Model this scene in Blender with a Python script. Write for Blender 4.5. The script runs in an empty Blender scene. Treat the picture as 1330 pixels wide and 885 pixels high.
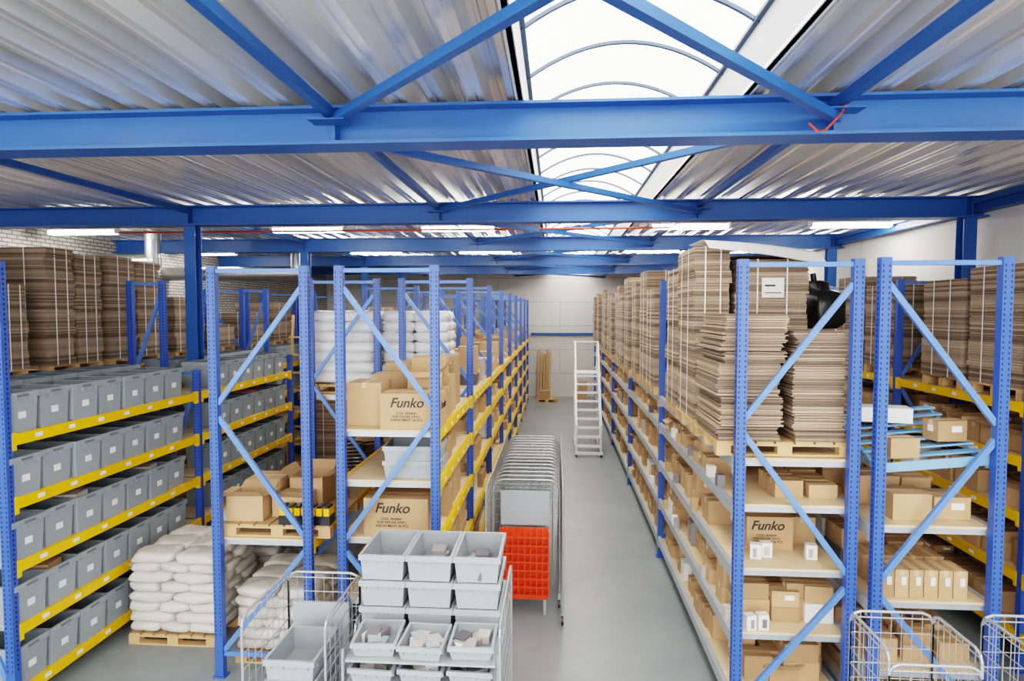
import bpy, math, random
from mathutils import Vector, Matrix
random.seed(7)
S = bpy.context.scene
H = 4.2
COL = S.collection

# ------------------------------------------------------------------ materials
def new_mat(name):
    m = bpy.data.materials.new(name); m.use_nodes = True
    nt = m.node_tree
    return m, nt, nt.nodes['Principled BSDF']

def mat(name, c, rough=0.5, metal=0.0, var=0.08, scale=6.0, bump=0.0, island=0.0, c2=None, spec=0.5):
    m, nt, b = new_mat(name)
    b.inputs['Roughness'].default_value = rough
    b.inputs['Metallic'].default_value = metal
    b.inputs['Specular IOR Level'].default_value = spec
    tc = nt.nodes.new('ShaderNodeTexCoord')
    n = nt.nodes.new('ShaderNodeTexNoise'); n.inputs['Scale'].default_value = scale
    n.inputs['Detail'].default_value = 4
    nt.links.new(tc.outputs['Object'], n.inputs['Vector'])
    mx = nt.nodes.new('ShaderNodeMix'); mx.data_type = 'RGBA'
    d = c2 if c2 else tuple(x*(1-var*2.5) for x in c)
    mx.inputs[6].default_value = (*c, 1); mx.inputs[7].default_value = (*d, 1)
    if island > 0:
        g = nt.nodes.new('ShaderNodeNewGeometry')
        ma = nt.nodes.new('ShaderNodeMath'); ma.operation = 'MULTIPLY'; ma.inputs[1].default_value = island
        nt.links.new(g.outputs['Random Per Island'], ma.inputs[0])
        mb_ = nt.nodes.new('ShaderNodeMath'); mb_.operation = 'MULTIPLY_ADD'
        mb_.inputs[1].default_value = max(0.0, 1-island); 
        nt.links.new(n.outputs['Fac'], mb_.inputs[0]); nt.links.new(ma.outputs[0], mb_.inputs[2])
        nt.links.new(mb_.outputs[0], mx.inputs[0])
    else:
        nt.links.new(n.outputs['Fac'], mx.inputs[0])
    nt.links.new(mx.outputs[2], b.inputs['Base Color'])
    if bump > 0:
        bp = nt.nodes.new('ShaderNodeBump'); bp.inputs['Strength'].default_value = bump
        bp.inputs['Distance'].default_value = 0.02
        nt.links.new(n.outputs['Fac'], bp.inputs['Height']); nt.links.new(bp.outputs[0], b.inputs['Normal'])
    return m

def emis(name, c, s):
    m, nt, b = new_mat(name)
    b.inputs['Base Color'].default_value = (*c, 1)
    b.inputs['Emission Color'].default_value = (*c, 1)
    b.inputs['Emission Strength'].default_value = s
    return m

M = {}
M['blue'] = mat('rack_blue_paint', (0.045, 0.115, 0.46), 0.38, 0.0, 0.06, 9)
M['brace'] = mat('brace_blue_paint', (0.11, 0.23, 0.62), 0.4, 0.0, 0.06, 9)
M['trayblue'] = mat('shelf_light_blue_paint', (0.20, 0.40, 0.66), 0.4, 0.0, 0.06, 9)
M['beamblue'] = mat('steel_beam_blue_paint', (0.026, 0.115, 0.38), 0.42, 0.0, 0.08, 3)
M['yellow'] = mat('yellow_paint', (0.95, 0.54, 0.002), 0.4, 0, 0.05, 6)
M['silver'] = mat('galvanised_beam', (0.50, 0.56, 0.62), 0.4, 0.4, 0.08, 7)
M['hole'] = mat('slot_dark', (0.01, 0.015, 0.10), 0.7)
M['ply'] = mat('plywood', (0.76, 0.58, 0.37), 0.6, 0, 0.08, 5)
M['wood'] = mat('pallet_wood', (0.64, 0.41, 0.20), 0.75, 0, 0.15, 8, 0.2, 0.6)
M['card'] = mat('cardboard', (0.56, 0.365, 0.20), 0.8, 0, 0.1, 5, 0, 0.75, c2=(0.37, 0.23, 0.12))
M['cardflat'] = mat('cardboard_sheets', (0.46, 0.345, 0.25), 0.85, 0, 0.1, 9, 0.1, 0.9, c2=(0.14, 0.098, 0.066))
M['tape'] = mat('packing_tape', (0.66, 0.46, 0.27), 0.35)
M['white'] = mat('paper_white', (0.85, 0.86, 0.86), 0.6, 0, 0.02)
M['print'] = mat('printed_ink', (0.035, 0.025, 0.02), 0.6)
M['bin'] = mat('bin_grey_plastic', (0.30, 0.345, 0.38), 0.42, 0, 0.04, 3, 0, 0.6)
M['binshade'] = mat('bin_plastic_shaded', (0.15, 0.175, 0.195), 0.55, 0, 0.05, 3)  # same bin plastic, darkened: shade of insides and handle slots put into colour
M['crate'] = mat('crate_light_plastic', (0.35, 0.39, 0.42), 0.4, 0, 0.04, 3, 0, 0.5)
M['crateshade'] = mat('crate_plastic_shaded', (0.27, 0.30, 0.325), 0.5, 0, 0.04, 3)  # crate plastic again, inner shade put into the base colour
M['sack'] = mat('woven_sack_plastic', (0.74, 0.70, 0.64), 0.35, 0, 0.12, 5, 0.6, 0.4)
M['wrap'] = mat('white_plastic_wrap', (0.84, 0.85, 0.86), 0.22, 0, 0.1, 7, 0.8, 0.4)
M['wire'] = mat('zinc_wire', (0.46, 0.48, 0.50), 0.35, 0.5, 0.05)
M['plate'] = mat('grey_plate', (0.38, 0.42, 0.45), 0.45, 0.1, 0.05)
M['red'] = mat('red_plastic', (0.85, 0.075, 0.012), 0.45, 0, 0.08, 4)
M['black'] = mat('black_plastic', (0.015, 0.015, 0.017), 0.3, 0, 0.1, 8, 0.4)
M['redpipe'] = mat('red_pipe_paint', (0.50, 0.07, 0.03), 0.4)
M['alu'] = mat('aluminium', (0.78, 0.79, 0.80), 0.35, 0.2, 0.03)
M['duct'] = mat('duct_steel', (0.6, 0.62, 0.64), 0.3, 0.9, 0.1, 5)
M['dark'] = mat('dark_items', (0.07, 0.07, 0.09), 0.5, 0, 0.1, 5, 0, 0.95, c2=(0.55, 0.50, 0.47))
M['pink'] = mat('pink_cover', (0.65, 0.05, 0.15), 0.4)
M['tube'] = emis('fluorescent_tube', (1.0, 0.96, 0.88), 26.0)
M['sky'] = emis('opal_skylight_panel', (1.0, 0.925, 0.83), 3.0)
M['rib'] = mat('skylight_rib', (0.05, 0.09, 0.15), 0.5, 0.0)
M['curb'] = mat('skylight_curb_white', (0.38, 0.41, 0.45), 0.5)

# corrugated metal deck
m, nt, b = new_mat('galvanised_deck'); M['deck'] = m
b.inputs['Metallic'].default_value = 0.66
tc = nt.nodes.new('ShaderNodeTexCoord'); mp = nt.nodes.new('ShaderNodeMapping')
mp.inputs['Scale'].default_value = (2.94, 0.10, 1)
n = nt.nodes.new('ShaderNodeTexNoise'); n.inputs['Scale'].default_value = 1.3; n.inputs['Detail'].default_value = 2
cr = nt.nodes.new('ShaderNodeValToRGB')
cr.color_ramp.elements[0].position = 0.35; cr.color_ramp.elements[0].color = (0.66, 0.67, 0.67, 1)
cr.color_ramp.elements[1].position = 0.62; cr.color_ramp.elements[1].color = (0.93, 0.93, 0.92, 1)
nt.links.new(tc.outputs['Object'], mp.inputs[0]); nt.links.new(mp.outputs[0], n.inputs['Vector'])
nt.links.new(n.outputs['Fac'], cr.inputs[0]); nt.links.new(cr.outputs[0], b.inputs['Base Color'])
b.inputs['Roughness'].default_value = 0.24

# concrete floor
m, nt, b = new_mat('polished_concrete'); M['floor'] = m
tc = nt.nodes.new('ShaderNodeTexCoord')
n = nt.nodes.new('ShaderNodeTexNoise'); n.inputs['Scale'].default_value = 0.9; n.inputs['Detail'].default_value = 9
n.inputs['Roughness'].default_value = 0.65
cr = nt.nodes.new('ShaderNodeValToRGB')
cr.color_ramp.elements[0].position = 0.3; cr.color_ramp.elements[0].color = (0.215, 0.245, 0.258, 1)
cr.color_ramp.elements[1].position = 0.75; cr.color_ramp.elements[1].color = (0.30, 0.335, 0.35, 1)
nt.links.new(tc.outputs['Object'], n.inputs['Vector']); nt.links.new(n.outputs['Fac'], cr.inputs[0])
nt.links.new(cr.outputs[0], b.inputs['Base Color'])
b.inputs['Roughness'].default_value = 0.34

def brickmat(name, c1, c2, cm, w, h, mortar):
    m, nt, b = new_mat(name)
    tc = nt.nodes.new('ShaderNodeTexCoord')
    sp = nt.nodes.new('ShaderNodeSeparateXYZ'); cb = nt.nodes.new('ShaderNodeCombineXYZ')
    ad = nt.nodes.new('ShaderNodeMath'); ad.operation = 'ADD'
    nt.links.new(tc.outputs['Object'], sp.inputs[0])
    nt.links.new(sp.outputs[0], ad.inputs[0]); nt.links.new(sp.outputs[1], ad.inputs[1])
    nt.links.new(ad.outputs[0], cb.inputs[0]); nt.links.new(sp.outputs[2], cb.inputs[1])
    br = nt.nodes.new('ShaderNodeTexBrick'); br.inputs['Scale'].default_value = 1
    br.inputs['Brick Width'].default_value = w; br.inputs['Row Height'].default_value = h
    br.inputs['Mortar Size'].default_value = mortar
    br.inputs['Color1'].default_value = (*c1, 1); br.inputs['Color2'].default_value = (*c2, 1); br.inputs['Mortar'].default_value = (*cm, 1)
    nt.links.new(cb.outputs[0], br.inputs['Vector']); nt.links.new(br.outputs[0], b.inputs['Base Color'])
    b.inputs['Roughness'].default_value = 0.7
    return m
M['brick'] = brickmat('painted_brick', (0.66, 0.65, 0.62), (0.52, 0.50, 0.46), (0.20, 0.18, 0.16), 0.24, 0.085, 0.014)
M['panel'] = brickmat('wall_panels', (0.72, 0.72, 0.70), (0.68, 0.68, 0.66), (0.36, 0.38, 0.40), 6.0, 1.15, 0.012)

# ------------------------------------------------------------------ mesh builder
class MB:
    def __init__(s): s.v = []; s.f = []; s.m = []; s.mats = []; s.sm = []
    def mi(s, k):
        if k not in s.mats: s.mats.append(k)
        return s.mats.index(k)
    def poly(s, vs, fs, k, smooth=False):
        o = len(s.v); i = s.mi(k); s.v += [tuple(p) for p in vs]
        for f in fs: s.f.append(tuple(o+a for a in f)); s.m.append(i); s.sm.append(smooth)
    def box(s, x0, x1, y0, y1, z0, z1, k):
        s.poly([(x0,y0,z0),(x1,y0,z0),(x1,y1,z0),(x0,y1,z0),(x0,y0,z1),(x1,y0,z1),(x1,y1,z1),(x0,y1,z1)],
               [(0,3,2,1),(4,5,6,7),(0,1,5,4),(1,2,6,5),(2,3,7,6),(3,0,4,7)], k)
    def rbox(s, cx, cy, z0, sx, sy, sz, rot, k, ox=0, oy=0):
        c, n = math.cos(rot), math.sin(rot); vs = []
        for z in (z0, z0+sz):
            for a, b_ in ((-.5,-.5),(.5,-.5),(.5,.5),(-.5,.5)):
                x = a*sx+ox; y = b_*sy+oy
                vs.append((cx+x*c-y*n, cy+x*n+y*c, z))
        s.poly(vs, [(0,3,2,1),(4,5,6,7),(0,1,5,4),(1,2,6,5),(2,3,7,6),(3,0,4,7)], k)
    def bar(s, p, q, w, h, k, up=(0,0,1)):
        p = Vector(p); q = Vector(q); d = (q-p).normalized(); u = Vector(up)
        if abs(d.dot(u)) > .97: u = Vector((0,1,0))
        a = d.cross(u).normalized(); b_ = a.cross(d).normalized(); vs = []
        for c in (p, q):
            for i, j in ((-.5,-.5),(.5,-.5),(.5,.5),(-.5,.5)): vs.append(c+a*w*i+b_*h*j)
        s.poly(vs, [(0,3,2,1),(4,5,6,7),(0,1,5,4),(1,2,6,5),(2,3,7,6),(3,0,4,7)], k)
    def rod(s, p, q, r, k, n=6):
        p = Vector(p); q = Vector(q); d = (q-p).normalized(); u = Vector((0,0,1))
        if abs(d.dot(u)) > .97: u = Vector((0,1,0))
        a = d.cross(u).normalized(); b_ = a.cross(d).normalized(); vs = []
        for c in (p, q):
            for i in range(n):
                t = 2*math.pi*i/n; vs.append(c+a*r*math.cos(t)+b_*r*math.sin(t))
        s.poly(vs, [(i,(i+1)%n,n+(i+1)%n,n+i) for i in range(n)], k, True)
        s.poly(vs[:n], [tuple(range(n))[::-1]], k); s.poly(vs[n:], [tuple(range(n))], k)
    def path(s, pts, r, k, n=6):
        for a, b_ in zip(pts[:-1], pts[1:]): s.rod(a, b_, r, k, n)
    def build(s, name, parent=None):
        me = bpy.data.meshes.new(name); me.from_pydata(s.v, [], s.f)
        for k in s.mats: me.materials.append(M[k])
        me.polygons.foreach_set('material_index', s.m); me.polygons.foreach_set('use_smooth', s.sm)
        me.update(); o = bpy.data.objects.new(name, me); COL.objects.link(o)
        if parent: o.parent = parent
        return o

# ------------------------------------------------------------------ room shell
XL, XR, YF, YB = -11.3, 6.75, -6.0, 29.8
b = MB(); b.box(XL-.2, XR+.2, YF, YB+.2, -.1, 0, 'floor'); b.build('floor')
b = MB(); b.box(XL-.2, XL, YF, YB, 0, 6.3, 'brick'); b.build('wall_left')
b = MB(); b.box(XR, XR+.2, YF, YB, 0, 6.3, 'panel'); b.build('wall_right')
b = MB(); b.box(XL-.2, XR+.2, YB, YB+.2, 0, 6.9, 'panel'); b.build('wall_back')
DZ = 6.02; SX0, SX1 = -0.29, 1.56
def deck(mb, x0, x1):
    prof = []; x = x0
    while x < x1:
        for dx, dz in ((0,0),(.05,0),(.06,.014),(.08,.014),(.09,0),(.14,0),(.18,.13),(.22,.13),(.23,.116),(.25,.116),(.26,.13),(.30,.13),(.34,0)):
            if x+dx <= x1: prof.append((x+dx, DZ+dz))
        x += .34
    vs = []; fs = []
    ys = [YF, 5.5, 10.35, 15.2, 20.05, 24.9, YB]
    for y in ys:
        for p in prof: vs.append((p[0], y, p[1]))
    n = len(prof)
    for j in range(len(ys)-1):
        for i in range(n-1): fs.append((j*n+i, j*n+i+1, (j+1)*n+i+1, (j+1)*n+i))
    mb.poly(vs, fs, 'deck')
    mb.box(x0, x1, YF, YB, DZ+.15, DZ+.22, 'deck')
b = MB(); deck(b, XL, SX0-.03); deck(b, SX1+.03, XR); b.build('ceiling')

# skylight (barrel vault)
b = MB()
CZ = 6.46
b.box(SX0-.04, SX0, YF, YB, DZ-.02, CZ, 'curb'); b.box(SX1, SX1+.04, YF, YB, DZ-.02, CZ, 'curb')
b.box(SX0-.06, SX0+.01, YF, YB, DZ-.02, DZ+.01, 'alu'); b.box(SX1-.01, SX1+.06, YF, YB, DZ-.02, DZ+.01, 'alu')
b.box(SX0, SX0+.04, YF, YB, CZ-.03, CZ, 'rib'); b.box(SX1-.04, SX1, YF, YB, CZ-.03, CZ, 'rib')
cx = (SX0+SX1)/2; hw = (SX1-SX0)/2
def arc(t, off=0): # t -1..1
    return cx+hw*t*(1), CZ+.32*(1-t*t)+off
N = 16; vs = []; fs = []
for y in (YF, YB):
    for i in range(N+1):
        x, z = arc(-1+2*i/N, .02); vs.append((x, y, z))
for i in range(N): fs.append((i, i+1, N+2+i, N+1+i))
b.poly(vs, fs, 'sky', True)
y = -5.5
while y < YB:
    pts = [(arc(-1+2*i/N)[0], y, arc(-1+2*i/N)[1]-.03) for i in range(N+1)]
    for p, q in zip(pts[:-1], pts[1:]): b.bar(p, q, .035, .03, 'rib')
    y += 1.05
b.build('window_1')

# steel frame
BY = [0.65, 5.5, 10.35, 15.2, 20.05, 24.9]
BX = [-6.3, -1.95, 2.3, 6.5]
def ibeam(y):
    b = MB(); z0, z1 = 5.66, 5.995
    b.box(XL, XR, y-.15, y+.15, z0, z0+.03, 'beamblue'); b.box(XL, XR, y-.15, y+.15, z1-.025, z1, 'beamblue')
    b.box(XL, XR, y-.012, y+.012, z0+.03, z1-.025, 'beamblue')
    for x in BX: b.box(x-.01, x+.01, y-.14, y+.14, z0+.03, z1-.025, 'beamblue')
    return b
for y in BY: ibeam(y).build('steel_roof_beam')
for y in BY[1:]:
    for x in (-6.3, 6.5):
        b = MB()
        b.box(x-.1, x+.1, y-.1, y-.085, 0, 5.655, 'beamblue'); b.box(x-.1, x+.1, y+.085, y+.1, 0, 5.655, 'beamblue')
        b.box(x-.01, x+.01, y-.085, y+.085, 0, 5.655, 'beamblue'); b.box(x-.13, x+.13, y-.16, y+.16, 0, .02, 'beamblue')
        b.build('steel_column')
ys = BY + [YB]
b = MB()
for ya, yb in zip(ys[:-1], ys[1:]):
    for x in BX: b.bar((x, ya+.16, 5.90), (x, yb-.16, 5.90), .08, .08, 'beamblue')
    b.bar((-1.95, ya+.17, 5.78), (2.3, yb-.17, 5.78), .07, .07, 'beamblue')
    b.bar((2.3, ya+.17, 5.86), (-1.95, yb-.17, 5.86), .07, .07, 'beamblue')
    for x in (-1.95, 2.3):
        b.box(x-.16, x+.16, ya+.16, ya+.34, 5.815, 5.825, 'beamblue'); b.box(x-.16, x+.16, yb-.34, yb-.16, 5.815, 5.825, 'beamblue')
b.build('roof_bracing')
b = MB(); b.box(XR-.2, XR-.02, YF, YB, 5.74, 5.94, 'beamblue'); b.box(-1.2, 2.2, YB-.12, YB-.01, 3.0, 3.12, 'beamblue'); b.build('trim_1')

# lamps; rows behind the camera and one hidden by a beam are added fill
for ly in (-3.5, -0.6, 2.6, 12.6, 17.5, 22.3):
    for lx in (-10.1, -5.15, -2.0, 2.65, 5.75):
        if ly > 20 and lx < -6: continue
        b = MB(); lz = 5.86
        b.box(lx-.78, lx+.78, ly-.08, ly+.08, lz+.05, lz+.11, 'white')
        b.rod((lx-.74, ly-.04, lz), (lx+.74, ly-.04, lz), .04, 'tube', 8)
        b.rod((lx-.74, ly+.045, lz), (lx+.74, ly+.045, lz), .04, 'tube', 8)
        b.box(lx-.78, lx-.74, ly-.08, ly+.08, lz-.03, lz+.05, 'white'); b.box(lx+.74, lx+.78, ly-.08, ly+.08, lz-.03, lz+.05, 'white')
        for xx in (lx-.5, lx+.5): b.rod((xx, ly, lz+.11), (xx, ly, DZ-.002), .008, 'wire')
        b.build('fluorescent_lamp')
b = MB(); b.rod((-9, 12.2, 5.80), (2.2, 12.2, 5.80), .022, 'redpipe')
for i in range(8): b.rod((-8.5+i*1.5, 12.2, 5.81), (-8.5+i*1.5, 12.2, 6.015), .008, 'wire')
b.build('red_pipe')
b = MB()
b.path([(2.05,5.25,5.72),(2.1,5.2,5.64),(2.2,5.3,5.68),(2.28,5.2,5.78),(2.34,5.25,5.88),(2.36,5.3,5.96)], .01, 'redpipe'); b.build('red_cable')
b = MB(); b.rod((-11.3, 17.2, 5.25), (-7.2, 17.2, 5.25), .2, 'duct', 16); b.rod((-7.4, 17.2, 5.25), (-7.4, 17.2, 6.01), .16, 'duct', 16)
b.rod((-11.3, 14.0, 5.35), (-9.4, 14.0, 5.35), .18, 'duct', 16); b.rod((-9.5, 14.0, 5.2), (-9.5, 14.0, 6.01), .18, 'duct', 16)
b.build('ventilation_duct')

# ------------------------------------------------------------------ racks
TOP = 4.69
def frame(b, x0, x1, y, flip, holes=False, top=TOP, dens=True):
    w = .095
    for x in (x0+w/2, x1-w/2):
        b.box(x-w/2, x+w/2, y-.012, y+.004, .02, top, 'blue')
        b.box(x-w/2, x-w/2+.012, y+.004, y+.07, .02, top, 'blue'); b.box(x+w/2-.012, x+w/2, y+.004, y+.07, .02, top, 'blue')
        b.box(x-.07, x+.07, y-.03, y+.09, 0, .02, 'blue')
        if holes:
            z = .5
            while z < top-.05:
                b.box(x-.034, x-.022, y-.0135, y-.011, z, z+.022, 'hole'); b.box(x+.022, x+.034, y-.0135, y-.011, z, z+.022, 'hole')
                z += .05
    for x in (x0-.0015, x1+.0015):
        if holes:
            z = .5
            while z < top-.05:
                b.box(x-.001, x+.001, y+.025, y+.042, z, z+.025, 'hole'); z += .05
    a, c = x0+w*.9, x1-w*.9
    b.box(a, c, y+.01, y+.05, top-.075, top-.03, 'brace')
    b.box(a, c, y+.01, y+.05, .25, .3, 'brace')
    segs = [(4.45, 3.15), (3.0, 1.65), (1.5, .3)]
    for i, (za, zb) in enumerate(segs):
        if za > top: continue
        xa, xb = (c, a) if (i+flip) % 2 == 0 else (a, c)
        b.bar((xa, y+.03, za), (xb, y+.03, zb), .04, .055, 'brace', up=(0,0,1))

def beam(b, x, ya, yb, z, k, labels=True):
    s = .025
    b.box(x-s, x+s, ya+.07, yb-.02, z-.06, z+.055, k)
    b.box(x-s-.004, x+s+.004, ya+.065, ya+.115, z-.11, z+.07, k); b.box(x-s-.004, x+s+.004, yb-.065, yb-.015, z-.11, z+.07, k)

def rack(name, x0, x1, ys, levels, kcol, flip=0, near=1, deckk='ply', firstlv=None, both=None, labelside=0, tops=None):
    b = MB()
    for i, y in enumerate(ys): frame(b, x0, x1, y, flip, holes=(i < near), top=(tops[min(i, len(tops)-1)] if tops else TOP))
    for i in range(len(ys)-1):
        ya, yb = ys[i], ys[i+1]
        lv = firstlv if (i == 0 and firstlv is not None) else levels
        for z in lv:
            for x, kk in ((x0+.026, kcol), (x1-.026, both or kcol)): beam(b, x, ya, yb, z, kk)
            if deckk:
                n = max(1, int((yb-ya)/.9)); st = (yb-ya-.12)/n
                for j in range(n): b.box(x0+.055, x1-.055, ya+.09+j*st, ya+.09+(j+1)*st-.012, z+.025, z+.05, deckk)
                for j in range(n+1):
                    yy = min(ya+.12+j*st, yb-.06); b.box(x0+.05, x1-.05, yy-.02, yy+.02, z-.03, z+.024, 'silver')
            if labelside:
                xx = x1+.0015 if labelside > 0 else x0-.0015
                yy = ya+.35
                while yy < yb-.3:
                    b.box(xx-.001, xx+.001, yy, yy+.09, z-.02, z+.025, 'white'); yy += .45
    return b.build(name)

AX0, AX1 = -3.87, -2.72
BX0, BX1 = -2.42, -1.27
CX0, CX1 = 1.74, 2.90
DX0, DX1 = 2.98, 4.14
EX0, EX1 = 5.35, 6.35
LX0, LX1 = -6.13, -5.5
KX0, KX1 = -7.1, -6.45
FX0, FX1 = -8.3, -7.15
ysL = [6.6+2.75*i for i in range(9)]
ysC = [6.05, 10.45, 14.85, 19.25, 23.65, 28.05]
LB = [2.82, 2.25, 1.6, .9, .25]
LC = [2.70, 2.24, 1.60, .95, .3]
LD = [2.11, 1.38, .7, .25]
LE = [3.08, 2.45, 1.8, 1.1, .4]
LL = [2.88, 2.22, 1.56, .90, .24]
rack('pallet_rack', AX0, AX1, ysL, [2.82, 1.2], 'yellow', 0, 2, firstlv=[1.55])
rack('pallet_rack', BX0, BX1, ysL, LB, 'yellow', 1, 2, labelside=1)
rack('pallet_rack', CX0, CX1, ysC, LC, 'silver', 0, 1, both='silver')
rack('pallet_rack', DX0, DX1, [5.92]+ysC[1:], LD+[2.70], 'silver', 1, 1, firstlv=LD)
rack('pallet_rack', EX0, EX1, [4.6+2.75*i for i in range(10)], LE, 'yellow', 0, 1, labelside=-1)
rack('shelf_rack', LX0, LX1, [5.75, 9.1, 12.45], LL, 'yellow', 1, 2, labelside=1, tops=[4.69, 3.28, 3.28])
rack('shelf_rack', KX0, KX1, [5.6, 9.75, 13.4, 16.2], LL, 'yellow', 0, 2)
rack('pallet_rack', FX0, FX1, [5.2, 8.1, 11.0, 13.9, 16.8, 19.7], [3.2, 1.8, .4], 'yellow', 1, 2, tops=[3.35, 3.35, 3.35, 4.69])

# ------------------------------------------------------------------ bins
def tub(b, x, y, z, w, d, h, k='bin', kin='binshade', rot=0, rim=.05, ribs=True):
    c, n = math.cos(rot), math.sin(rot)
    def ring(hw, hd, zz): return [(x+p*c-q*n, y+p*n+q*c, zz) for p, q in ((-hw,-hd),(hw,-hd),(hw,hd),(-hw,hd))]
    hw, hd = w/2, d/2
    rings = [ring(hw-.03, hd-.03, z), ring(hw-.014, hd-.014, z+h-rim), ring(hw, hd, z+h-rim), ring(hw, hd, z+h),
             ring(hw-.022, hd-.022, z+h), ring(hw-.024, hd-.024, z+h-rim), ring(hw-.042, hd-.042, z+.015)]
    vs = [p for r in rings for p in r]; fo = [(0,3,2,1)]
    for r in range(4):
        for i in range(4): j = (i+1) % 4; fo.append((r*4+i, r*4+j, r*4+4+j, r*4+4+i))
    fi = [(24,25,26,27)]
    for r in (4, 5):
        for i in range(4): j = (i+1) % 4; fi.append((r*4+i, r*4+j, r*4+4+j, r*4+4+i))
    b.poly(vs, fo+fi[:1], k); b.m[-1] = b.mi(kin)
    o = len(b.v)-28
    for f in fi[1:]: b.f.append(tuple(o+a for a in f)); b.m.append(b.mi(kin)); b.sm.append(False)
    if not ribs: return
    for a in (-.36, -.12, .12, .36):
        for sg in (-1, 1):
            b.rbox(x, y, z+h-rim-.028, .008, .014, .03, rot, k, ox=a*w, oy=sg*(hd-.008))
            b.rbox(x, y, z+h-rim-.028, .014, .008, .03, rot, k, oy=a*d, ox=sg*(hw-.008))

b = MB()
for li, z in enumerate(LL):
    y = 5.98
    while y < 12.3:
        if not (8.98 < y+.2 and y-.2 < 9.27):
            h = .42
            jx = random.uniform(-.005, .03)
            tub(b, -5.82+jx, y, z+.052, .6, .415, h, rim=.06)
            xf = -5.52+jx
            b.box(xf-.004, xf+.004, y-.07, y+.07, z+.052+h-.045, z+.052+h-.02, 'binshade')
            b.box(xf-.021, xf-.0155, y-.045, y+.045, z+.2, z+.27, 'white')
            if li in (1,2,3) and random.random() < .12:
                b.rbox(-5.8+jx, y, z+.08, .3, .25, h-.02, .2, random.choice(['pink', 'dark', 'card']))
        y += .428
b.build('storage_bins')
b = MB()
for li, z in enumerate(LL[:2]):
    y = 5.98
    while y < 15.6:
        if not any(a-.22 < y+.2 and y-.2 < a+.17 for a in (9.75, 13.4)): tub(b, -6.78, y, z+.052, .58, .415, .42, rim=.06)
        y += .428
b.build('storage_bins')

# ------------------------------------------------------------------ cardboard
def carton(b, x, y, z, sx, sy, sz, rot=0, tape=True, label=False, k='card', opened=False):
    if not opened:
        b.rbox(x, y, z, sx, sy, sz, rot, k)
        if tape:
            if sx >= sy: b.rbox(x, y, z+sz-.06, sx+.003, .045, .0615, rot, 'tape')
            else: b.rbox(x, y, z+sz-.06, .045, sy+.003, .0615, rot, 'tape')
    else:
        t = .008
        b.rbox(x, y, z, sx, sy, t, rot, k)
        b.rbox(x, y, z, t, sy, sz, rot, k, ox=-sx/2+t/2); b.rbox(x, y, z, t, sy, sz, rot, k, ox=sx/2-t/2)
        b.rbox(x, y, z, sx-2*t, t, sz, rot, k, oy=-sy/2+t/2); b.rbox(x, y, z, sx-2*t, t, sz, rot, k, oy=sy/2-t/2)
        c, n = math.cos(rot), math.sin(rot)
        def P(p, q, zz): return (x+p*c-q*n, y+p*n+q*c, zz)
        for s1 in (-1, 1):
            l = sy*.42; dz = random.uniform(-.4, .7)*l; e = s1*(sy/2); e2 = s1*(sy/2+l*.8)
            b.poly([P(-sx/2,e,z+sz),P(sx/2,e,z+sz),P(sx/2,e2,z+sz+dz),P(-sx/2,e2,z+sz+dz)], [(0,1,2,3)], k)
            l = sx*.3; dz = random.uniform(-.6, .9)*l; e = s1*(sx/2); e2 = s1*(sx/2+l*.8)
            b.poly([P(e,-sy/2,z+sz),P(e,sy/2,z+sz),P(e2,sy/2,z+sz+dz),P(e2,-sy/2,z+sz+dz)], [(0,1,2,3)], k)
    if label:
        b.rbox(x, y, z+sz*.45, sx*.35, .002, sz*.3, rot, 'white', oy=-sy/2-.001, ox=sx*.15)
        b.rbox(x, y, z+sz*.45, .002, sy*.35, sz*.3, rot, 'white', ox=sx/2+.001); b.rbox(x, y, z+sz*.45, .002, sy*.35, sz*.3, rot, 'white', ox=-sx/2-.001)

def fill(b, x0, x1, ya, yb, z, hmax, smin=.2, smax=.42, dens=.92, rows=2, avoid=(), opn=.12, darkp=.05, labp=.25):
    for r in range(rows):
        rw = (x1-x0)/rows; xa = x0+r*rw
        y = ya
        while y < yb-smin:
            sy = random.uniform(smin, smax)
            if y+sy > yb: break
            bad = [a for a in avoid if y-.03 < a+.09 and y+sy+.03 > a-.03]
            if bad: y = max(bad)+.13; continue
            if random.random() < dens:
                sx = min(rw-.04, random.uniform(.24, .5)); h = random.uniform(.14, hmax*.62)
                cx_ = xa+rw/2+random.uniform(-1, 1)*(rw-sx-.03)/2*.8
                rt = random.uniform(-.04, .04); cy_ = y+sy/2
                kk = 'dark' if random.random() < darkp else ('white' if random.random() < .04 else 'card')
                op = random.random() < opn and kk == 'card' and h < hmax*.7
                carton(b, cx_, cy_, z, sx-.02, sy-.02, h, rt, label=random.random() < labp, k=kk, tape=kk == 'card', opened=op)
                if not op and h < hmax*.45 and random.random() < .65:
                    h2 = random.uniform(.1, hmax-h-.06)
                    carton(b, cx_, cy_, z+h+.003, sx*.9, sy*.88, h2, rt*2, label=random.random() < labp)
            y += sy+random.uniform(.0, .05)

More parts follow.
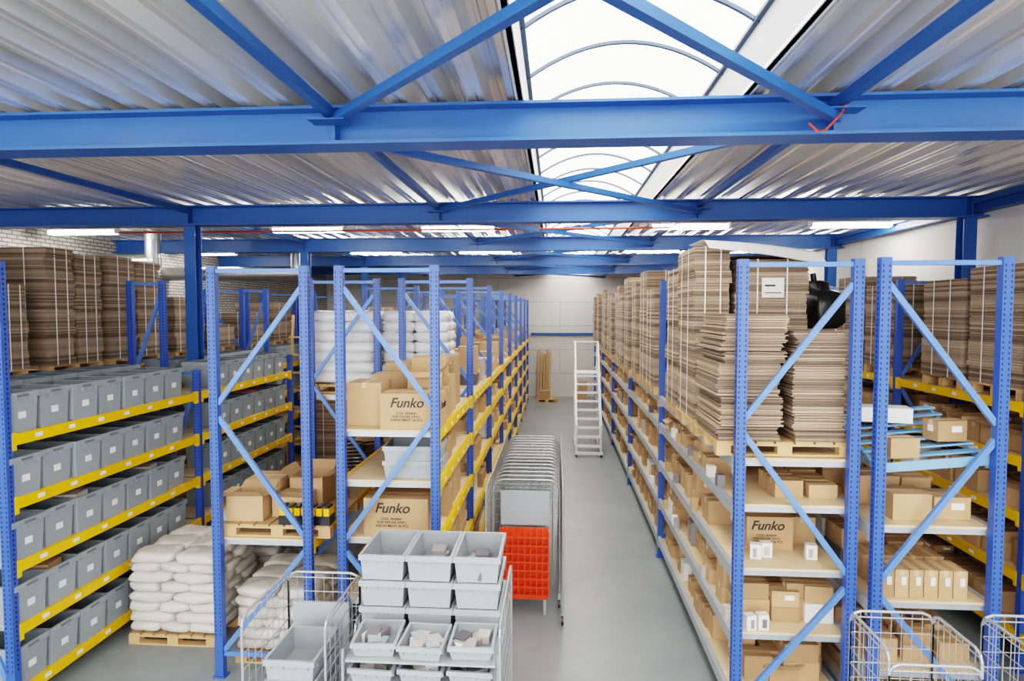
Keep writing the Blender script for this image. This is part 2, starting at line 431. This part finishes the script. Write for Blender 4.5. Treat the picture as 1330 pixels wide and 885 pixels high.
def sheets(name, x0, x1, y0, y1, z0, z1, t=.028, jit=.014, strap=True, tilt=0, k='cardflat'):
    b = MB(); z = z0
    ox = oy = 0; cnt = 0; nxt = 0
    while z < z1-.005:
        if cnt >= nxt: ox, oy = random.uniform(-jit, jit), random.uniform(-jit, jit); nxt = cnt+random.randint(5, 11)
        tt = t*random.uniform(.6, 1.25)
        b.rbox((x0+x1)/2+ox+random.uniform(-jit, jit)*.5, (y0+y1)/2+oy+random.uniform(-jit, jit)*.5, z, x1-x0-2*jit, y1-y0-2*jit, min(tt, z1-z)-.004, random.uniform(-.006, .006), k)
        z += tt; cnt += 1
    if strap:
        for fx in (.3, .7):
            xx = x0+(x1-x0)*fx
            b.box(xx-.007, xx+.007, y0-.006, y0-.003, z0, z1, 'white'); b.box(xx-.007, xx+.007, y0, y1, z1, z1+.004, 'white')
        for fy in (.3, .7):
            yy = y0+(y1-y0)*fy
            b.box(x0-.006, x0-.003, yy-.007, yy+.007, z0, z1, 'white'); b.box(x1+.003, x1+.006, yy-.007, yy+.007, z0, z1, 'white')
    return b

def pallet(b, x0, x1, y0, y1, z0):
    n = 7; w = (x1-x0)/n
    for i in range(n): b.box(x0+i*w+.01, x0+(i+1)*w-.012, y0, y1, z0+.122, z0+.144, 'wood')
    for yy in (y0, (y0+y1)/2-.05, y1-.1):
        b.box(x0, x1, yy, yy+.1, z0+.1, z0+.1215, 'wood')
        b.box(x0, x1, yy, yy+.1, z0, z0+.02, 'wood')
        for xx in (x0, (x0+x1)/2-.07, x1-.14): b.box(xx, xx+.14, yy, yy+.1, z0+.0205, z0+.0995, 'wood')

# Row C: pallets of flat cardboard on the top level
zc = 2.757
pb = MB()
def put(x0, x1, y0, y1, top, rel_pallet=zc, nm='flat_cardboard_stack', pal=True, split=False, **kw):
    if pal: pallet(pb, x0+.02, x1-.02, y0+.02, y1-.02, rel_pallet)
    return sheets(nm, x0, x1, y0, y1, rel_pallet+(.146 if pal else .002), top, **kw)
pallet(pb, 1.6, 2.92, 6.2, 7.25, zc)
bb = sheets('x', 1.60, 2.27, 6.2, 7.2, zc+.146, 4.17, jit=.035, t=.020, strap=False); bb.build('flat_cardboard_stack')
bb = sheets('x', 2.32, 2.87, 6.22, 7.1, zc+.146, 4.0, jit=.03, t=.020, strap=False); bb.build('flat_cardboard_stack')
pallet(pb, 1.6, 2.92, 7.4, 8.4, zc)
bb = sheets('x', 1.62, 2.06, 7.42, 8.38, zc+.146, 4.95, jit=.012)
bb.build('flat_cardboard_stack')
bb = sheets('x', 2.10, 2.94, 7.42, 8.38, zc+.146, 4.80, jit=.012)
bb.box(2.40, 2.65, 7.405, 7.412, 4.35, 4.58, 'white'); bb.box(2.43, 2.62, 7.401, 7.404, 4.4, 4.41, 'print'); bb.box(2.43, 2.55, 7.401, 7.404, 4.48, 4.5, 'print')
def sheet3(bb, xa, xb, rows, sag, kk):
    # rows: list of (y, z_left, z_right)
    n = 10; vs = []; fs = []
    for (yy, za, zb) in rows:
        for i in range(n+1):
            t = i/n; vs.append((xa+(xb-xa)*t, yy, za+(zb-za)*t+sag*math.sin(math.pi*t)))
    for j in range(len(rows)-1):
        for i in range(n): fs.append((j*(n+1)+i, j*(n+1)+i+1, (j+1)*(n+1)+i+1, (j+1)*(n+1)+i))
    for dd in (0, .007): bb.poly([(p[0], p[1], p[2]+dd) for p in vs], fs, kk)
sheet3(bb, 1.72, 3.02, [(7.12, 4.90, 4.70), (7.32, 5.0, 4.84), (7.5, 5.03, 4.89), (8.2, 5.04, 4.92)], .02, 'white')
sheet3(bb, 2.05, 3.02, [(7.3, 4.82, 4.79), (8.2, 4.84, 4.83)], .015, 'cardflat')
bb.build('flat_cardboard_stack')
y = 8.55
tops = [4.82, 4.6, 4.98, 4.75, 4.9, 4.6, 4.8, 4.7, 4.55, 4.85]; i = 0
while y < 27.6:
    L = random.uniform(.85, 1.05)
    bad = [a for a in ysC if y-.04 < a+.08 and y+L+.04 > a-.04]
    if bad: y = max(bad)+.13; continue
    t = tops[i % len(tops)]+random.uniform(-.05, .05)
    put(1.62+random.uniform(-.03, .10), 2.88, y, y+L, t).build('flat_cardboard_stack')
    y += L+.1; i += 1
pb.build('wooden_pallets')
b = MB()
avC = ysC
for z, hm in ((LC[1], .36), (LC[2], .52), (LC[3], .52), (LC[4], .52)):
    fill(b, CX0+.02, CX1-.03, 7.35 if z > 1 else 6.4, 27.9, z+.052, hm, rows=2, avoid=avC, smin=.18, smax=.36)
    if z != LC[2]: fill(b, CX0+.45, CX1-.03, 6.35, 7.3, z+.052, hm*.85, rows=2, avoid=avC, smin=.16, smax=.3, dens=.75)
carton(b, 2.68, 6.95, LC[2]+.052, .28, .3, .3)
b.build('cardboard_boxes')
b = MB()
for z, hm in ((2.70, .8),(LD[0], .5), (LD[1], .6), (LD[2], .55), (LD[3], .4)):
    fill(b, DX0+.03, DX1-.03, 10.6 if z > 2.5 else 7.3, 27.9, z+.052, hm, rows=2, avoid=ysC, smin=.25, smax=.5)
b.build('cardboard_boxes')
b = MB()
avE = [4.6+2.75*i for i in range(10)]
for z in LE[1:]: fill(b, EX0+.03, EX1-.03, 4.8, 28, z+.052, .5, rows=2, avoid=avE, smin=.2, smax=.4)
b.build('cardboard_boxes')
pb = MB(); y = 5.0; i = 0
while y < 28:
    L = random.uniform(.85, 1.0)
    bad = [a for a in avE if y-.04 < a+.08 and y+L+.04 > a-.04]
    if bad: y = max(bad)+.13; continue
    put(EX0+.02, EX1-.02, y, y+L, 4.70+random.uniform(-.12, .28), rel_pallet=LE[0]+.055).build('flat_cardboard_stack')
    y += L+.09
pb.build('wooden_pallets')

# cartons with printing
def printed(x, y, z, sx, sy, sz, rot=0, txt='Funko', side=True):
    b = MB(); carton(b, x, y, z, sx, sy, sz, rot)
    o = b.build('printed_carton')
    R = Matrix.Rotation(rot, 4, 'Z')
    def T(body, size, ox, oz, face='F', shear=0, bold=0):
        cu = bpy.data.curves.new('print', 'FONT'); cu.body = body; cu.size = size; cu.extrude = .0006; cu.shear = shear; cu.offset = bold
        cu.align_x = 'CENTER'; cu.materials.append(M['print'])
        t = bpy.data.objects.new('printed_text', cu); COL.objects.link(t); t.parent = o
        if face == 'F': off = Vector((ox, -sy/2-.002, oz)); t.rotation_euler = (math.pi/2, 0, rot)
        else: off = Vector((sx/2+.002, ox, oz)); t.rotation_euler = (math.pi/2, 0, rot+math.pi/2)
        off = R @ off; t.location = (x+off.x, y+off.y, z+off.z)
    T(txt, sz*.38, -sx*.06, sz*.62, shear=.3, bold=.003)
    T('COD. 8430041\nPOP FIGURE VINYL\nASSORTMENT 36 PCS', sz*.095, -sx*.06, sz*.42, bold=.0005)
    if side and sy > .25: T(txt, sz*.3, 0, sz*.55, 'S', .3, .003)
    return o
zb = LB[0]+.052
printed(-1.62, 6.93, zb, .68, .42, .40)
b = MB()
carton(b, -2.19, 7.1, zb, .40, .45, .50, 0); 
carton(b, -1.6, 7.5, zb, .55, .4, .38); carton(b, -1.62, 7.52, zb+.382, .42, .36, .2, .2, opened=True)
carton(b, -1.6, 8.0, zb, .5, .45, .48); carton(b, -1.65, 8.02, zb+.482, .45, .4, .24, .1)
carton(b, -2.15, 8.05, zb, .45, .45, .5); carton(b, -2.1, 8.6, zb, .5, .5, .6); carton(b, -1.6, 8.6, zb, .42, .5, .7)
z2 = LB[1]+.052
carton(b, -1.55, 7.7, z2, .4, .4, .3); carton(b, -1.6, 8.3, z2, .4, .5, .35)
z3 = LB[2]+.052
carton(b, -1.5, 7.6, z3, .36, .35, .38); carton(b, -2.1, 7.8, z3, .45, .4, .42); carton(b, -1.6, 8.3, z3, .5, .6, .45)
for z, hm in ((LB[0], .75), (LB[1], .48), (LB[2], .5), (LB[3], .5), (LB[4], .5)):
    fill(b, BX0+.03, BX1-.02, 10.8 if z > 2.5 else 9.5, 28.4, z+.052, hm, rows=2, avoid=ysL, smin=.28, smax=.5, opn=.08)
for z in (LB[3], LB[4]): fill(b, BX0+.03, BX1-.02, 6.8, 9.2, z+.052, .5, rows=2, smin=.28, smax=.5)
b.build('cardboard_boxes')
printed(-1.80, 7.0, z3, .74, .5, .42)
printed(2.27, 6.75, LC[2]+.053, .48, .3, .36)
b = MB(); tub(b, -1.62, 7.0, z2, .66, .5, .2, 'crate', 'crateshade'); tub(b, -1.62, 6.99, z2+.17, .66, .5, .2, 'crate', 'crateshade', rot=.04)
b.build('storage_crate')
# Row A boxes
b = MB()
fill(b, AX0+.03, AX1-.03, 12.2, 28.4, LB[0]+.052, 1.0, rows=2, avoid=ysL, smin=.35, smax=.6)
fill(b, AX0+.03, AX1-.03, 10.4, 28.4, 1.252, 1.0, rows=2, avoid=ysL, smin=.35, smax=.6)
za = 1.55+.055+.146
carton(b, -3.6, 6.98, za, .42, .38, .3, .06, opened=True); carton(b, -3.15, 7.15, za, .38, .36, .24, -.08, opened=False)
carton(b, -3.62, 7.5, za, .42, .4, .36, .05); carton(b, -3.1, 7.58, za, .42, .4, .38, 0, opened=True); carton(b, -3.2, 8.05, za-.146, .7, .4, .4)
b.build('cardboard_boxes')
b = MB(); pallet(b, -3.8, -2.55, 6.72, 7.78, 1.605); b.build('wooden_pallet')
b = MB()
b.rbox(-2.86, 6.82, za, .60, .17, .10, 0, 'black')
for i in range(7):
    b.rbox(-3.12+i*.086, 6.82, za+.101, .064, .15, .085, 0, 'yellow'); b.rbox(-3.12+i*.086, 6.82, za+.187, .05, .13, .025, 0, 'black')
b.build('tool_battery_tray')
b = MB()
for i in range(13):
    for cx_ in (-3.35, -2.98):
        r = .19; z = 1.255+.03+i*.06
        pts = [(cx_+r*math.cos(t*math.pi/8), 9.85+r*math.sin(t*math.pi/8)*.9, z) for t in range(17)]
        b.path(pts, .014, 'black', 5)
b.box(-3.56, -2.77, 9.65, 10.05, 1.253, 1.272, 'black'); b.build('black_wire_baskets')

# ------------------------------------------------------------------ sacks
def pillow(b, cx_, cy_, z, lx, ly, lz, rot, k='sack'):
    nu, nv = 20, 9; vs = []; fs = []
    def sp(a, e): return math.copysign(abs(a)**e, a)
    c, n = math.cos(rot), math.sin(rot)
    ph = [random.uniform(0, 6.28) for _ in range(4)]
    for j in range(nv+1):
        ph_ = -math.pi/2+math.pi*j/nv
        for i in range(nu):
            t = 2*math.pi*i/nu
            r = sp(math.cos(ph_), .42)
            x = lx/2*r*sp(math.cos(t), .38); y = ly/2*r*sp(math.sin(t), .38); zz = lz/2*sp(math.sin(ph_), .7)
            w = .010*math.sin(x*16+ph[0])*math.sin(y*18+ph[1]); zz += w; x += .014*math.sin(zz*40+ph[2]+y*15); y += .014*math.sin(zz*38+ph[3]+x*14)
            vs.append((cx_+x*c-y*n, cy_+x*n+y*c, z+lz/2+zz))
    for j in range(nv):
        for i in range(nu): fs.append((j*nu+i, j*nu+(i+1) % nu, (j+1)*nu+(i+1) % nu, (j+1)*nu+i))
    b.poly(vs, fs, k, True)
def sackpile(name, x0, x1, y0, y1, z0, layers, lz=.16, k='sack'):
    pm = MB(); pallet(pm, x0, x1, y0, y1, z0); pm.build('wooden_pallet')
    b = MB(); W, D = x1-x0, y1-y0
    for l in range(layers):
        z = z0+.15+l*lz*.86; s = 1-.015*l if k == 'sack' else 1
        if l % 2 == 0 or k == 'wrap':
            for i in range(3 if k == 'sack' else 2):
                nn = 3 if k == 'sack' else 2
                for j in range(2): pillow(b, x0+W*(i+.5)/nn+random.uniform(-.02, .02), y0+D*(j+.5)/2, z, W/nn*1.1*s, D/2*1.05*s, lz, random.uniform(-.05, .05), k)
        else:
            for i in range(2):
                for j in range(3): pillow(b, x0+W*(i+.5)/2+random.uniform(-.03, .03), y0+D*(j+.5)/3, z, W/2*1.05*s, D/3*1.1*s, lz, random.uniform(-.06, .06), k)
    b.build(name)
sackpile('stacked_sacks', -5.35, -4.2, 7.2, 8.3, 0, 8, .145)
sackpile('stacked_sacks', -5.15, -4.1, 8.7, 9.8, 0, 8, .145)
sackpile('stacked_sacks', -3.8, -2.8, 6.9, 8.0, 0, 6, .145)
sackpile('wrapped_white_bundles', -3.95, -2.9, 9.6, 10.6, LB[0]+.055, 7, .19, 'wrap')
sackpile('wrapped_white_bundles', -2.75, -1.75, 9.6, 10.6, LB[0]+.055, 7, .19, 'wrap')

# ------------------------------------------------------------------ left background stacks
pb = MB(); zf = 3.26
for (ya, yb, tp) in ((6.0, 7.0, 5.15), (7.05, 7.95, 4.6), (8.25, 9.35, 5.1), (9.5, 10.8, 5.1), (11.2, 12.2, 4.45)):
    pallet(pb, -8.23, -7.22, ya+.02, yb-.02, zf)
    ym = (ya+yb)/2
    bq = sheets('x', -8.25, -7.2, ya, ym-.01, zf+.146, tp, t=.022, jit=.018); bq.build('flat_cardboard_stack')
    bq = sheets('x', -8.25, -7.2, ym+.01, yb, zf+.146, tp-.05, t=.022, jit=.018); bq.build('flat_cardboard_stack')
for i, y in enumerate((12.4, 14.1, 15.3, 17.0, 18.2)):
    put(-8.25, -7.2, y, y+1.0, 3.9+.25*(i % 3), rel_pallet=zf).build('flat_cardboard_stack')
for i in range(6):
    put(-9.9, -8.8, 14+1.5*i, 15.1+1.5*i, 2.6+.4*(i % 2), rel_pallet=0).build('flat_cardboard_stack')
for i in range(7):
    put(-6.0, -4.9, 14.6+1.9*i, 15.7+1.9*i, 3.3+.5*(i % 3), rel_pallet=0).build('flat_cardboard_stack')
pb.build('wooden_pallets')
b = MB()
for x in (-6.0, -5.6): b.bar((x, 13.2, 0), (x+.1, 13.5, 4.1), .05, .05, 'wood')
for i in range(9): b.bar((-6.0, 13.22+.03*i, .4+i*.4), (-5.55, 13.22+.03*i, .4+i*.4), .04, .04, 'wood')
b.build('wooden_ladder')

# black bag + support on row D
b = MB(); bb = sheets('x', 3.1, 4.05, 8.6, 9.6, 2.17, 3.95); bb.build('flat_cardboard_stack')
pillow(b, 3.72, 9.0, 3.94, .50, .6, .55, .2, 'black'); pillow(b, 3.66, 9.05, 4.28, .30, .35, .34, .6, 'black'); b.rod((3.66, 9.05, 4.55), (3.62, 9.03, 4.72), .04, 'black', 8); b.build('black_plastic_bag')

# Row D near bay items
b = MB()
for i in range(8):
    y = 6.08+i*.125; z = 2.70+i*.05
    b.bar((DX0+.06, y, z), (DX1-.06, y, z+.10), .105, .02, 'trayblue')
b.bar((DX0+.09, 6.02, 2.66), (DX0+.09, 7.05, 3.07), .03, .05, 'trayblue'); b.bar((DX1-.09, 6.02, 2.74), (DX1-.09, 7.05, 3.15), .03, .05, 'trayblue')
b.bar((DX0+.06, 6.02, 2.70), (DX1-.06, 6.02, 2.80), .02, .09, 'trayblue')
b.build('sloped_blue_shelf')
b = MB()
carton(b, 3.32, 6.16, 2.79, .28, .18, .19, .1); carton(b, 3.85, 6.35, 2.92, .3, .2, .2, .15, label=True)
b.rbox(3.42, 6.65, 3.05, .46, .26, .15, -.25, 'white')
zd = LD[0]+.052
carton(b, 3.45, 6.3, zd, .36, .32, .26); carton(b, 3.85, 6.35, zd, .34, .32, .22, label=True); carton(b, 3.4, 6.85, zd, .4, .4, .3); carton(b, 3.85, 6.95, zd, .3, .3, .25)
zd = LD[1]+.052
for i in range(6): carton(b, 3.2+i*.135, 6.2, zd, .125, .26, .27, 0, label=True)
for i in range(4): carton(b, 3.25+i*.2, 6.6, zd, .19, .3, .26)
fill(b, DX0+.1, DX1-.1, 6.85, 7.3, zd, .5, rows=2)
for z in LD[2:]: fill(b, DX0+.08, DX1-.08, 6.15, 7.3, z+.052, .4, rows=3)
b.build('cardboard_boxes')
b = MB()
for (x, y, z) in ((2.06, 6.4, LC[2]+.053), (2.18, 6.45, LC[2]+.053), (2.62, 6.42, LC[2]+.053), (1.95, 6.2, LC[3]+.053), (2.08, 6.22, LC[3]+.053)):
    b.rbox(x, y, z, .105, .09, .15, random.uniform(-.3, .3), 'white'); b.rbox(x, y, z+.02, .07, .0925, .09, 0.0, 'dark')
for li, z in enumerate(LC[1:4]):
    y = 6.4
    while y < 12:
        if random.random() < .4 and abs(y-10.45) > .25: b.rbox(CX0+.045+.0, y, z+.053+.0, .08, .09, .13, random.uniform(-.2, .2), random.choice(['white', 'dark', 'card']))
        y += random.uniform(.13, .5)
b.build('small_product_boxes')

# ------------------------------------------------------------------ roll cages
def meshpanel(b, p0, p1, z0, z1, nv, nh, r=.0035, tube=.012, rounded=True):
    p0 = Vector((p0[0], p0[1], 0)); p1 = Vector((p1[0], p1[1], 0)); d = p1-p0; L = d.length; d.normalize()
    def P(t, z): q = p0+d*t; return (q.x, q.y, z)
    c = .08
    b.path([P(0, z0), P(0, z1-c), P(c*.3, z1-c*.3), P(c, z1), P(L-c, z1), P(L-c*.3, z1-c*.3), P(L, z1-c), P(L, z0)], tube, 'wire')
    for i in range(1, nv): b.rod(P(L*i/nv, z0), P(L*i/nv, z1), r, 'wire', 4)
    for i in range(nh+1): z = z0+(z1-z0-.05)*i/nh; b.rod(P(0, z), P(L, z), r*(1.3 if i % 3 else 2), 'wire', 4)
def rollcage(name, x0, x1, y0, y1, h=1.8, sides='LRB', z0=.2):
    b = MB()
    if 'L' in sides: meshpanel(b, (x0, y0), (x0, y1), z0, h, 8, 12)
    if 'R' in sides: meshpanel(b, (x1, y0), (x1, y1), z0, h, 8, 12)
    if 'B' in sides: meshpanel(b, (x0, y1), (x1, y1), z0, h, 8, 12)
    if 'F' in sides: meshpanel(b, (x0, y0), (x1, y0), z0, h*.94, 8, 12)
    b.box(x0, x1, y0, y1, .16, .2, 'plate')
    for x in (x0+.07, x1-.07):
        for y in (y0+.07, y1-.07):
            b.rod((x-.018, y, .062), (x+.018, y, .062), .062, 'black', 12); b.box(x-.03, x+.03, y-.02, y+.02, .11, .16, 'wire')
    return b
b = rollcage('x', -2.45, -1.78, 4.55, 5.4)
b.box(-2.38, -1.86, 5.33, 5.36, .3, 1.55, 'plate')
b.build('roll_cage')
b = MB(); 
for i in range(7): tub(b, -2.10+random.uniform(-.01, .01), 4.88, .203+i*.17, .42, .55, .2, 'crate', 'crateshade', rim=.045)
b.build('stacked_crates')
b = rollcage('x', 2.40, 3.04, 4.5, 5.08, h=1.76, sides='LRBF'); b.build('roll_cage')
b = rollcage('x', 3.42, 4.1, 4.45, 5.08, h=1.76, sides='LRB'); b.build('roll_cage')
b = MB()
for i in range(2): tub(b, 2.72, 4.79, .203+i*.25, .58, .4, .3, 'crate', 'crateshade')
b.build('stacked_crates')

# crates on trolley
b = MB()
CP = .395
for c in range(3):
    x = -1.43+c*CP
    for t in range(9): tub(b, x, 5.2, .2+t*.22, .39, .6, .218, 'crate', 'crateshade', rim=.045)
ztop = .2+8*.22+.02
for c, n in ((1, 6), (2, 8)):
    for i in range(n):
        b.rbox(-1.43+c*CP+random.uniform(-.09, .09), 5.2+random.uniform(-.2, .2), ztop, .12, .16, random.uniform(.03, .13), random.uniform(-.3, .3), random.choice(['dark', 'dark', 'white', 'plate']))
b.build('stacked_crates')
b = MB()
b.box(-1.64, -.41, 4.9, 5.5, .15, .198, 'plate')
for x in (-1.55, -.49):
    for y in (5.0, 5.4): b.rod((x-.02, y, .07), (x+.02, y, .07), .07, 'black', 12); b.box(x-.03, x+.03, y-.02, y+.02, .11, .15, 'wire')
meshpanel(b, (-.40, 4.35), (-.40, 5.5), .2, 1.9, 8, 10)
meshpanel(b, (-1.66, 4.9), (-1.66, 5.5), .2, 1.6, 5, 10)
b.build('crate_trolley')
b = MB()
for tier in range(7):
    z = 1.57-tier*.185
    b.box(-1.58, -.44, 4.42, 4.84, z-.02, z-.003, 'plate')
    for c in range(3):
        x = -1.38+c*.375; yy = 4.62+random.uniform(-.02, .02); tub(b, x, yy, z, .35, .38, .11, 'crate', 'crateshade', rot=random.uniform(-.05, .05), rim=.035)
        for k in range(7): b.rbox(x+random.uniform(-.09, .09), yy+random.uniform(-.1, .1), z+.02, .10, .12, random.uniform(.05, .10), random.uniform(-.6, .6), random.choice(['dark', 'dark', 'dark', 'plate', 'white']))
for x in (-1.6, -.42):
    for y in (4.43, 4.83): b.rod((x, y, 0), (x, y, 1.64), .012, 'wire')
b.build('picking_trolley')

# nested roll cages down the aisle
b = MB()
nC = 15
for i in range(nC):
    y = 8.55+i*.215
    xl, xr = -.88, .06
    c = .16
    z1 = 1.82
    pts = [(xl, y, .2), (xl, y, z1-c)]+[(xl+c-c*math.cos(a), y+.0, z1-c+c*math.sin(a)) for a in (.4, .8, 1.2, 1.57)]
    pts += [(xr-c+c*math.sin(a), y, z1-c+c*math.cos(a)) for a in (0, .4, .8, 1.2)]+[(xr, y, z1-c), (xr, y, .2)]
    b.path(pts, .014, 'wire')
    for k in range(1, 9): b.rod((xl+(xr-xl)*k/9, y, .3), (xl+(xr-xl)*k/9, y, z1-.01), .004, 'wire', 4)
    for k in range(0, 6): b.rod((xl, y+.01, 1.2+k*.11), (xr, y+.01, 1.2+k*.11), .004, 'wire', 4)
    for x in (xl+.12, xr-.12): b.rod((x, y, z1-.02), (x, y+.2, z1-.04), .006, 'wire', 4)
    b.box(xl+.14, xr-.14, y+.06, y+.08, 1.1, 1.55, 'plate')
    for x in (xl, xr):
        b.rod((x-.015, y, .062), (x+.015, y, .062), .06, 'black', 10); b.box(x-.02, x+.02, y-.02, y+.02, .11, .2, 'wire')
for x in (-.92, .10):
    meshpanel(b, (x, 8.0), (x, 8.75), .2, 1.86, 8, 14, r=.0045, tube=.014)
    meshpanel(b, (x, 8.8), (x, 10.2), .2, 1.84, 14, 14, r=.004)
    meshpanel(b, (x, 10.25), (x, 11.6), .2, 1.84, 14, 14, r=.004)
b.rod((.115, 8.06, .062), (.085, 8.06, .062), .06, 'black', 10); b.rod((-.935, 8.06, .062), (-.905, 8.06, .062), .06, 'black', 10)
b.box(-.76, -.08, 8.47, 8.50, 1.2, 1.68, 'plate')
b.build('nested_roll_cages')
b = MB()
b.box(-.74, -.10, 8.30, 8.44, .22, .27, 'red')
for lv in range(8):
    z = .28+lv*.115
    b.box(-.76, -.08, 8.26, 8.44, z, z+.018, 'red')
    b.box(-.74, -.10, 8.36, 8.38, z+.018, z+.115, 'red')
    for k in range(9): xx = -.76+k*.0825; b.box(xx, xx+.014, 8.27, 8.36, z+.018, z+.1145, 'red')
for x in (-.7, -.14): b.box(x-.02, x+.02, 8.32, 8.38, 0, .22, 'wire')
b.build('red_plastic_crates')

# ------------------------------------------------------------------ mobile step ladder
b = MB()
lx0, lx1, ly = .55, 1.35, 17.6
n = 9
for x in (lx0+.05, lx1-.05):
    b.bar((x, ly, .12), (x, ly+1.5, 2.25), .05, .09, 'alu')
    b.bar((x, ly+1.5, 2.25), (x, ly+2.2, 2.25), .05, .06, 'alu')
    b.bar((x, ly+2.2, .1), (x, ly+2.2, 3.2), .04, .04, 'alu'); b.bar((x, ly+1.5, 2.25), (x, ly+1.5, 3.2), .04, .04, 'alu')
    b.bar((x, ly+1.5, 3.2), (x, ly+2.2, 3.2), .04, .04, 'alu'); b.bar((x, ly+1.5, 2.75), (x, ly+2.2, 2.75), .04, .04, 'alu')
    b.bar((x, ly-.05, .9), (x, ly+1.5, 3.2), .04, .04, 'alu'); b.bar((x, ly, .12), (x, ly-.05, .9), .04, .04, 'alu')
    b.bar((x, ly-.1, .12), (x, ly+2.2, .12), .05, .06, 'alu')
    b.bar((x, ly+.8, .12), (x, ly+2.2, 1.6), .03, .04, 'alu')
    for yy in (ly, ly+2.1): b.rod((x-.02, yy, .06), (x+.02, yy, .06), .06, 'black', 12)
for i in range(n):
    t = (i+.7)/n; b.box(lx0+.07, lx1-.07, ly+1.5*t-.12, ly+1.5*t+.12, .12+2.13*t-.02, .12+2.13*t+.02, 'alu')
b.box(lx0+.07, lx1-.07, ly+1.5, ly+2.2, 2.24, 2.28, 'alu')
b.bar((lx0, ly+2.2, 3.2), (lx1, ly+2.2, 3.2), .04, .04, 'alu'); b.bar((lx0, ly-.08, .12), (lx1, ly-.08, .12), .06, .08, 'alu')
b.build('mobile_step_ladder')

# boards leaning at the far wall
b = MB()
for i in range(5): b.bar((-.85+i*.13, YB-.5, .0), (-.82+i*.14, YB-.06, 2.3-.1*(i % 3)), .1, .03, 'wood')
b.build('leaning_wooden_boards')
b = MB(); pallet(b, -.9, .1, 28.0, 28.9, 0); carton(b, -.5, 28.4, .15, .5, .5, .35); carton(b, 1.2, 28.7, 0, .5, .4, .5); carton(b, 1.25, 28.7, .502, .4, .35, .4); b.build('pallet_of_boxes')

# ------------------------------------------------------------------ world + camera
w = bpy.data.worlds.new('World'); S.world = w; w.use_nodes = True
bg = w.node_tree.nodes['Background']; bg.inputs[0].default_value = (0.98, 0.98, 1.0, 1); bg.inputs[1].default_value = 2.6

cam = bpy.data.cameras.new('camera'); co = bpy.data.objects.new('camera', cam); COL.objects.link(co)
cam.sensor_width = 36; cam.lens = 800/1330*36; cam.clip_start = .05; cam.clip_end = 200
co.location = (0, 0, H)
co.rotation_euler = (math.radians(90-2.8), 0, math.radians(4.08))
S.camera = co
S.view_settings.view_transform = 'Filmic'
for lk in ('High Contrast', 'Filmic - High Contrast'):
    try:
        S.view_settings.look = lk; break
    except Exception: pass
S.view_settings.exposure = 0.95
